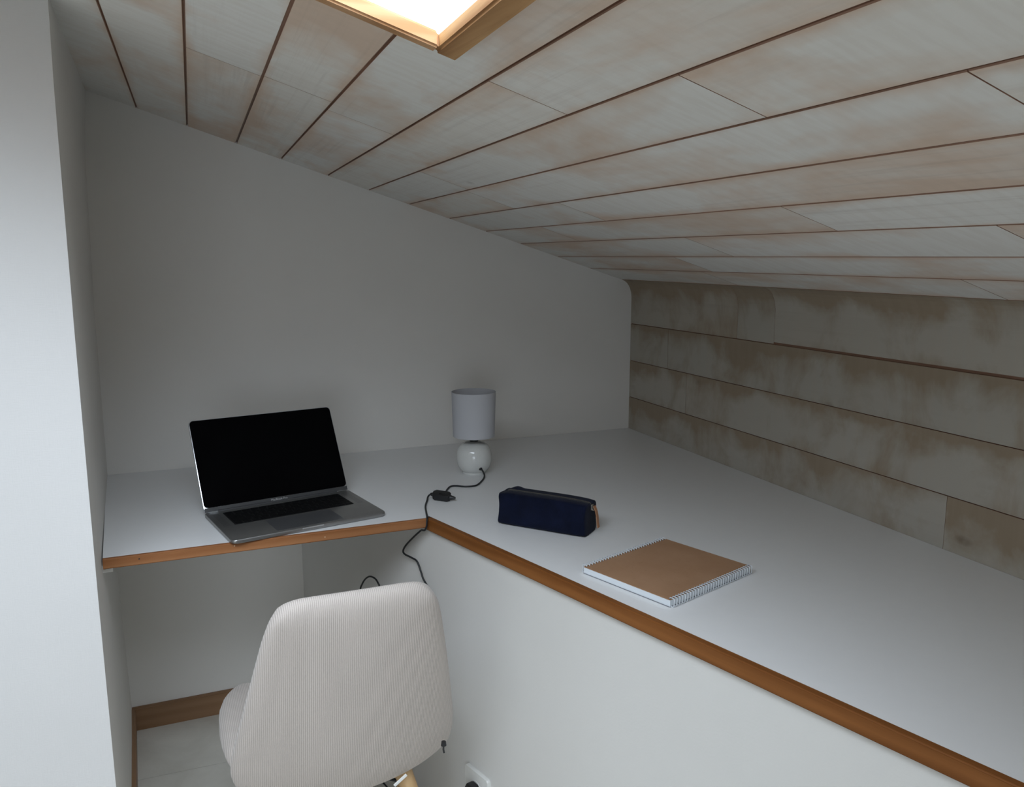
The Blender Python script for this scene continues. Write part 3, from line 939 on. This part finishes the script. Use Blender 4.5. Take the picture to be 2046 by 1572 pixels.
# zip running along the top and down the right hand end
zp = []
for i in range(40):
    u = -.90 + 1.86 * i / 39
    q = case_pt(u, -.05, 1.0); zp.append(q + Vector((0, 0, .0004)))
for w_ in (.90, .72, .55):
    q = case_pt(1.0, -.05, w_); zp.append(q + Vector((.0008, 0, 0)))
def ribbon(bm, pts, half, h, mi=0):
    prev = None
    m = len(pts)
    for i, p in enumerate(pts):
        d = (pts[min(i + 1, m - 1)] - pts[max(i - 1, 0)]).normalized()
        s = Vector((0, 1, 0)); nn = d.cross(s).normalized() * -1
        if nn.z < -.2: nn = -nn
        if nn.x < -.9: nn = -nn
        ring = [bm.verts.new(p + s * half + nn * 0), bm.verts.new(p + s * half + nn * h), bm.verts.new(p - s * half + nn * h), bm.verts.new(p - s * half)]
        if prev:
            for a_ in range(4): bm.faces.new((prev[a_], prev[(a_ + 1) % 4], ring[(a_ + 1) % 4], ring[a_]))
        else: bm.faces.new(ring)
        prev = ring
    bm.faces.new(prev[::-1])
M_tape = plain('dark_zip_tape', (0.030, 0.032, 0.040), 0.85)
bm = bmesh.new(); ribbon(bm, zp, .0070, .0007)
obj('zip_tape', bm, M_tape, case)
bm = bmesh.new()
dense = spline(zp, 4)
L_acc = 0
last = dense[0]
for i, p in enumerate(dense[1:]):
    L_acc += (p - last).length; last = p
    if L_acc > .0017:
        L_acc = 0
        box(bm, (p.x - .0005, p.y - .0014, p.z + .0004), (p.x + .0005, p.y + .0014, p.z + .0014))
obj('zip_teeth', bm, M_brass, case)
sp = zp[-2]
bm = bmesh.new(); box(bm, (-.0005, -.0045, -.006), (.0030, .0045, .006), bevel=.0012)
bmesh.ops.transform(bm, matrix=Matrix.Translation(sp + Vector((.0005, 0, .001))), verts=bm.verts)
sl = obj('zip_slider', bm, M_brass, case)
bm = bmesh.new()
ring = [sp + Vector((.0045 + .0022 * math.sin(t), .0042 * math.cos(t), -.0035 - .0035 * math.sin(t) * .4)) for t in [i * math.pi / 8 for i in range(16)]]
tube(bm, ring, .0008, 6, closed=True)
obj('pull_ring', bm, M_brass, sl)
bm = bmesh.new()
lp = [sp + Vector((.0050, .0012, .004)), sp + Vector((.0090, .0022, -.006)), sp + Vector((.0115, .0035, -.020)), sp + Vector((.0125, .0045, -.034)), sp + Vector((.0140, .0050, -.0435))]
ribbon(bm, [p for p in spline(lp, 4)], .0052, .0016)
pt_ = obj('pull_tab', bm, M_leather, case)
pt_['label'] = 'tan leather pull tab'

# ------------------------------------------------------------------ notebook
NA = 0.346
nbk = tag(empty('notebook', (-0.6697, -1.3487, DZ), NA), 'square notebook with a brown kraft cover and white spiral binding', 'notebook')
NW, NL = .2438, .2102
bm = bmesh.new(); box(bm, (.0035, .0045, .0010), (NW - .0035, NL - .0045, .0120))
nz_ = obj('pages', bm, M_paper, nbk)
k = NT('page_edges', 0.8, 0.2)
st = k.noise(k.coord((3, 3, 2200)), 1, 2)
k.col(k.mix(k.ramp(st, [(0.4, 0.0), (0.6, 1.0)]), (0.70, 0.75, 0.79), (0.84, 0.88, 0.91)))
nz_.data.materials.clear(); nz_.data.materials.append(k.m)
bm = bmesh.new(); rslab(bm, NW - .006, NL - .009, .0121, .0132, .002, cx=NW / 2, cy=NL / 2)
fc = obj('front_cover', bm, M_kraft, nbk)
bm = bmesh.new(); rslab(bm, NW - .004, NL - .006, .0002, .0010, .003, cx=NW / 2, cy=NL / 2)
M_back = plain('grey_back_board', (0.20, 0.21, 0.23), 0.7)
obj('back_cover', bm, M_back, nbk)
for nm, yc in (('spiral_binding', .0035), ('spiral_binding', NL - .0035)):
    bm = bmesh.new()
    nloop = 32
    pts = []
    sgn = -1 if yc < .1 else 1
    for i in range(nloop):
        x = .007 + (NW - .014) * i / (nloop - 1)
        loop = []
        for q in range(14):
            a = 2 * math.pi * q / 14
            yy = yc + sgn * (.0035 * math.cos(a) - .000)
            zz = .0070 + .0072 * math.sin(a)
            # squared-off D shape round the spine
            yy = yc + sgn * (.0050 * max(-1, min(1, 1.35 * math.cos(a))))
            zz = .0080 + .0072 * max(-1, min(1, 1.25 * math.sin(a)))
            loop.append((x + .0009 * math.sin(a), yy, zz))
        tube(bm, loop, .00105, 6, closed=True)
    obj(nm, bm, M_steel, nbk, smooth=True)
for yc in (.0078, NL - .0078):
    bm = bmesh.new()
    for i in range(32):
        x = .007 + (NW - .014) * i / 31
        box(bm, (x - .0018, yc - .0016, .01315), (x + .0018, yc + .0016, .01328))
    obj('punched_holes', bm, M_hole, fc)

# ------------------------------------------------------------------ chair
CH = (-1.1604, -0.9263); CA = 0.0259
chair = tag(empty('chair', (CH[0], CH[1], 0), CA), 'cream corduroy chair with light wooden legs, tucked under the left desk arm', 'chair')
def pillow(name, cfun, T, mat, nu=44, nv=44, ex=6, a=.14, front=None):
    bm = bmesh.new()
    f = lambda q, n: math.sin((q / n - .5) * math.pi) * .7 + (2 * q / n - 1) * .3
    def sq(u, v):
        return u * (1 - a * abs(v) ** ex), v * (1 - a * abs(u) ** ex)
    def C3(u, v):
        return cfun(*sq(u, v))
    F, B_ = {}, {}
    for i in range(nu + 1):
        for j in range(nv + 1):
            u, v = f(i, nu), f(j, nv)
            c = C3(u, v); h = 1e-3
            du = C3(u + h, v) - C3(u - h, v); dv = C3(u, v + h) - C3(u, v - h)
            nn = du.cross(dv).normalized()
            m = max(abs(u), abs(v))
            t = T * (max(0, 1 - m ** 9)) ** .5
            if m > .9999:
                F[i, j] = B_[i, j] = bm.verts.new(c)
            else:
                F[i, j] = bm.verts.new(c + nn * t); B_[i, j] = bm.verts.new(c - nn * t)
    for i in range(nu):
        for j in range(nv):
            bm.faces.new((F[i, j], F[i + 1, j], F[i + 1, j + 1], F[i, j + 1]))
            bm.faces.new((B_[i, j], B_[i, j + 1], B_[i + 1, j + 1], B_[i + 1, j]))
    return obj(name, bm, mat, chair, smooth=True)
def back_c(u, v):
    t = (v + 1) / 2                     # 0 bottom, 1 top
    w = .228 - .087 * t
    b = (1 - t)
    z = .386 + .388 * t - .062 * b * b * (1 - .42 * u * u)
    y = -.120 - .086 * t + .030 * b ** 3
    y += .066 * b * u * u
    return Vector((u * w, y, z))
pillow('backrest', back_c, .022, M_cordu, ex=10, a=.10)
def seat_c(u, v):
    t = (v + 1) / 2                     # 0 back, 1 front
    w = .226 + .006 * math.sin(t * math.pi) - .020 * t ** 3 - .018 * (1 - t) ** 2
    y = -.095 + .360 * t
    z = .380 + .006 * t + .015 * (1 - t) ** 3 - .018 * t ** 4
    z += (.030 * (1 - t) ** 1.0 + .010) * abs(u) ** 3
    return Vector((u * w, y, z))
pillow('seat', seat_c, .040, M_cordu, ex=8, a=.12)
# under-seat shell plate and mounting frame
bm = bmesh.new(); rslab(bm, .24, .24, .326, .342, .03, bev=.003, cx=0, cy=.04)
obj('seat_plate', bm, M_black, chair)
def leg(sx, sy):
    bm = bmesh.new()
    a = Vector((sx * .105, .04 + sy * .095, .334)); b = Vector((sx * .205, .02 + sy * .215, 0))
    tube(bm, [a, a.lerp(b, .15), a.lerp(b, .5), b], lambda t: .019 - .0075 * t, 20)
    for v in bm.verts: v.co.z = max(0, v.co.z)
    o = obj('leg', bm, M_beech, chair)
    smooth_angle(o, 50)
for sx, sy in ((-1, -1), (1, -1), (1, 1), (-1, 1)): leg(sx, sy)
bm = bmesh.new()
for s in (-1, 1):
    tube(bm, [(-s * .118, .03 - .108, .300), (s * .118, .03 + .108, .300)], .0035, 8)
obj('cross_brace', bm, M_black, chair)
bm = bmesh.new()
box(bm, (-.015, -.001, -.003), (.015, .001, .003), bevel=.0006, M=Matrix.Translation((.088, -.125, .345)) @ Matrix.Rotation(math.radians(-35), 4, 'Y'))
obj('care_tag', bm, M_white, chair)
bm = bmesh.new()
bmesh.ops.create_cone(bm, cap_ends=True, segments=14, radius1=.0055, radius2=.0045, depth=.008, matrix=Matrix.Translation((.178, -.118, .396)))
tube(bm, [(.178, -.118, .396), (.177, -.119, .384), (.178, -.120, .377)], .0018, 8)
obj('bolt', bm, M_black, chair)
